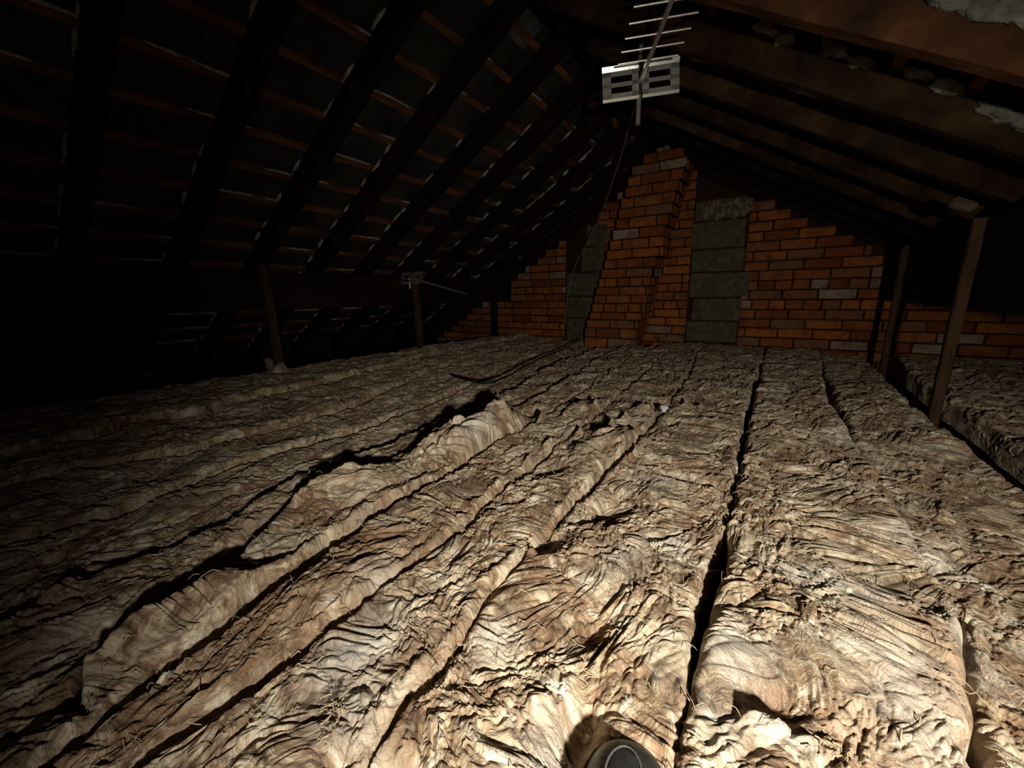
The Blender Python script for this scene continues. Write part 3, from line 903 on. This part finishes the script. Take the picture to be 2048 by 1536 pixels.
# black cable trailing over the far insulation
def cable(name, pts, r, mat, label, cat='cable', n=6):
    P = [Vector(p) for p in pts]; out = []
    for i in range(len(P) - 1):
        p0 = P[max(i - 1, 0)]; p1 = P[i]; p2 = P[i + 1]; p3 = P[min(i + 2, len(P) - 1)]
        for s in range(8):
            t = s / 8
            out.append(.5 * ((2 * p1) + (p2 - p0) * t + (2 * p0 - 5 * p1 + 4 * p2 - p3) * t * t + (3 * p1 - p0 - 3 * p2 + p3) * t ** 3))
    out.append(P[-1])
    mb = MB(); mb.tube(out, r, n)
    return tag(mb.build(name, mat, None, smooth=True), label, cat)
cb = [on_z(x, y, .040) for x, y in ((904, 751), (935, 760), (975, 766), (1015, 752), (1050, 732), (1090, 712), (1125, 698), (1160, 678))]
cable('coaxial_cable', cb, .006, M['cable_black'], 'black cable curving over the far insulation towards the chimney foot')

# ------------------------------------------------------------ aerials
def aerial(name, origin, dirv, roll, L, nel, sp, e0, e1, rw, rh, label, mast=True, scale=1.0, mat='metal', mast_up=.12, mast_dn=.11):
    """origin: where the boom meets the reflector; dirv: along the boom, away from it"""
    root = empty(name, origin); tag(root, label, 'aerial', 'television aerials hung in the roof')
    B = Vector(dirv).normalized(); E = B.cross(Vector((0, 0, 1))).normalized()
    E = -E if E.x < 0 else E
    U = E.cross(B); U = U if U.z > 0 else -U
    cr, sr_ = math.cos(roll), math.sin(roll)
    E, U = E * cr + U * sr_, U * cr - E * sr_
    rot = Matrix((E, B, U)).transposed()
    if rot.determinant() < 0:
        rot = Matrix((E, B, -U)).transposed()
    q = lambda e, b, u: rot @ Vector((e, b, u)) if rot.determinant() > 0 else E * e + B * b + U * u
    q = lambda e, b, u: E * e + B * b + U * u
    mb = MB(); mb.box(q(0, L / 2 + .002, 0), (.015 * scale, L, .015 * scale), rot, bev=.002)
    mb.build('boom', M[mat], root)
    for k in range(nel):
        f = k / max(1, nel - 1); b = .065 * scale + sp * (k + 1)
        ln = e0 + (e1 - e0) * f
        mb = MB(); mb.tube([q(-ln / 2, b, .009 * scale), q(ln / 2, b, .009 * scale)], .0036 * scale, 8)
        mb.build('element', M[mat], root)
    # dipole box
    mb = MB(); mb.box(q(0, .045 * scale, .012), (.020 * scale, .03 * scale, .016 * scale), rot, bev=.003)
    mb.build('dipole', M['plastic'], root)
    # slotted reflector: two framed panels with a bent top and bottom lip
    for s in (-1, 1):
        pm = MB(); th = .0018
        x0, x1 = s * .008 * scale, s * rw / 2
        cx_, w = (x0 + x1) / 2, abs(x1 - x0)
        for u in (-rh / 2 + rh * .09, 0, rh / 2 - rh * .09):
            pm.box(q(cx_, 0, u), (w, th, rh * .2 if u else rh * .16), rot)
        for e_, ww in ((x0 + s * w * .09, w * .18), (x1 - s * w * .12, w * .24)):
            pm.box(q(e_, 0, 0), (ww, th, rh), rot)
        pn_ = pm.build('reflector_panel', M[mat], root)
        lm = MB()
        l2 = MB()
        def lip_plate(m_, u0, b1, u1):
            vs_ = [q(x_, b_ + t_, u_) for t_ in (0, .0018) for (x_, b_, u_) in ((cx_ - w / 2, 0, u0), (cx_ + w / 2, 0, u0), (cx_ + w / 2, b1, u1), (cx_ - w / 2, b1, u1))]
            m_.add(vs_, [(0, 1, 2, 3), (7, 6, 5, 4), (0, 4, 5, 1), (1, 5, 6, 2), (2, 6, 7, 3), (3, 7, 4, 0)])
        lip_plate(lm, rh / 2, .008 * scale, rh / 2 + .018 * scale)
        lip_plate(l2, -rh / 2, -.006 * scale, -rh / 2 - .010 * scale)
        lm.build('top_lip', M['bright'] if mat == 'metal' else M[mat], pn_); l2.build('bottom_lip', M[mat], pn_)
    # clamp block
    mb = MB(); mb.box(q(0, -.012 * scale, -rh * .12), (.018 * scale, .03 * scale, rh * .6), rot, bev=.003); mb.build('clamp', M['plastic'], root)
    if mast:
        mb = MB(); mb.tube([Vector((0, 0, -rh / 2 - mast_dn)) + B * -.02 * scale, Vector((0, 0, mast_up)) + B * -.02 * scale], .011 * scale, 12)
        mb.build('mast', M['dullmetal'], root, smooth=False)
    return root

def at_depth(x, y, d):
    return C0 + RC @ np.array([(x - 1024) / F, (768 - y) / F, -1.0]) * d
A1 = at_depth(1281, 163, 1.75)
aerial('aerial', tuple(A1), (.45, -.89, 0.0), math.radians(4), .80, 7, .083, .232, .222, .325, .105,
       'large silver aerial with slotted reflector hanging from the ridge, pointing at the viewer', mast_up=.15)
A2 = on_y(822, 557, 2.62)
_d2 = ray(1523, 753)
aerial('aerial', tuple(A2), tuple(_d2), 0, .80, 6, .075, .05, .05, .26, .085,
       'small dim far aerial on top of the second left prop', mast=True, mat='dullmetal', mast_up=.0, mast_dn=.05)

# thin cable from the aerial down to the foot of the gable
cw = [Vector(tuple(A1)) + Vector((0, 0, -.03)), Vector(tuple(on_y(1262, 240, 2.3))), Vector(tuple(on_y(1236, 330, 3.0))), Vector(tuple(on_y(1201, 430, 3.7))),
      Vector(tuple(on_y(1172, 490, 4.15))), Vector(tuple(on_y(1152, 528, 4.40))), Vector(tuple(on_y(1136, 590, 4.43))), Vector(tuple(on_y(1130, 650, 4.43)))]
cable('aerial_cable', cw, .0026, M['cable_light'], 'thin grey cable sloping from large aerial down to left block pier')

# ------------------------------------------------------------ the photographer's shoe
def shoe():
    tip = on_z(1266, 1486, .02)
    root = empty('shoe', (tip[0] + .02, tip[1] - .127, -.013), math.radians(8))
    tag(root, 'rounded toe of a black shoe on the insulation at the bottom edge', 'shoe')
    # outline of the sole: y forward, half-widths left / right
    prof = [(-.140, .018, .018, .030), (-.128, .030, .030, .042), (-.10, .034, .034, .050), (-.05, .033, .031, .054), (0, .037, .034, .054), (.04, .043, .040, .052),
            (.075, .046, .044, .044), (.10, .045, .043, .037), (.12, .039, .037, .030), (.133, .029, .027, .023), (.1395, .015, .014, .016), (.141, .004, .004, .012)]
    def skin(z0, grow, hscale, flat):
        vs = []; fs = []; m = 20
        for (y, l, r, h) in prof:
            for k in range(m):
                a = 2 * math.pi * k / m
                c, s = math.cos(a), math.sin(a)
                w = (r if c > 0 else l) + grow
                if flat: zz = z0 + (h * 0 + .009) * (1 if s > 0 else -1) * min(1, abs(s) * 3)
                else: zz = z0 + max(s, -.15) * h * hscale
                vs.append((math.copysign(abs(c) ** .75, c) * w, y * (1 + grow * 1.2), zz))
        n = len(prof)
        for i in range(n - 1):
            for k in range(m):
                fs.append((i * m + k, i * m + (k + 1) % m, (i + 1) * m + (k + 1) % m, (i + 1) * m + k))
        fs.append(tuple(range(m))[::-1]); fs.append(tuple((n - 1) * m + k for k in range(m)))
        return vs, fs
    mb = MB(); mb.add(*skin(.012, 0, 1.0, False)); u = mb.build('upper', M['shoe'], root, smooth=True)
    u.modifiers.new('s', 'SUBSURF').render_levels = 2
    mb = MB(); mb.add(*skin(.004, .004, 1.0, True)); s_ = mb.build('sole', M['rubber'], root, smooth=True)
    # raised tongue-shaped vamp panel with its pale piped edge
    def top(x, y):
        ys_ = [p[0] for p in prof]; h = np.interp(y, ys_, [p[3] for p in prof]); w = np.interp(y, ys_, [(p[1] if x < 0 else p[2]) for p in prof])
        c = min(1, abs(x) / w) ** (1 / .75)
        return .012 + h * math.sqrt(max(0, 1 - c * c))
    pts = []
    for i in range(25):
        a = math.pi * i / 24
        x = -.006 - .017 * math.cos(a); y = .088 + .033 * math.sin(a) if 0 < i < 24 else .088
        pts.append((x, y))
    pts = [(-.027, .00), (-.025, .04)] + pts + [(.012, .04), (.013, .00)]
    mb = MB(); mb.tube([(x, y, top(x, y) + .0012) for x, y in pts], .0013, 6); mb.build('seam_piping', M['shoe_trim'], root, smooth=True)
    vs = []; fs = []; ny_, nx_ = 16, 9
    for i in range(ny_):
        y = .0 + .119 * i / (ny_ - 1)
        w = .017 * (1 if y < .088 else math.sqrt(max(.0, 1 - ((y - .088) / .033) ** 2)))
        for j in range(nx_):
            x = -w + 2 * w * j / (nx_ - 1)
            vs.append((x - .006, y, top(x - .006, y) + .0018 * (1 - abs(x) / .024)))
    for i in range(ny_ - 1):
        for j in range(nx_ - 1):
            a = i * nx_ + j; fs.append((a, a + 1, a + nx_ + 1, a + nx_))
    mb = MB(); mb.add(vs, fs); vp = mb.build('vamp_panel', M['shoe'], root, smooth=True)
    sm = vp.modifiers.new('t', 'SOLIDIFY'); sm.thickness = .003
    for k in range(4):
        y = -.012 - .018 * k
        mb = MB(); mb.tube([(-.02, y, top(-.02, y) + .003), (0, y + .004, top(0, y) + .006), (.02, y, top(.02, y) + .003)], .0022, 6); mb.build('lace', M['rubber'], root, smooth=True)
    mb = MB(); mb.tube([(.024 * math.cos(a), -.085 + .040 * math.sin(a), .056 + .004 * math.cos(2 * a)) for a in [2 * math.pi * i / 20 for i in range(21)]], .006, 8)
    mb.build('collar', M['rubber'], root, smooth=True)
    return root
shoe().scale = (1.06, 1.0, .80)
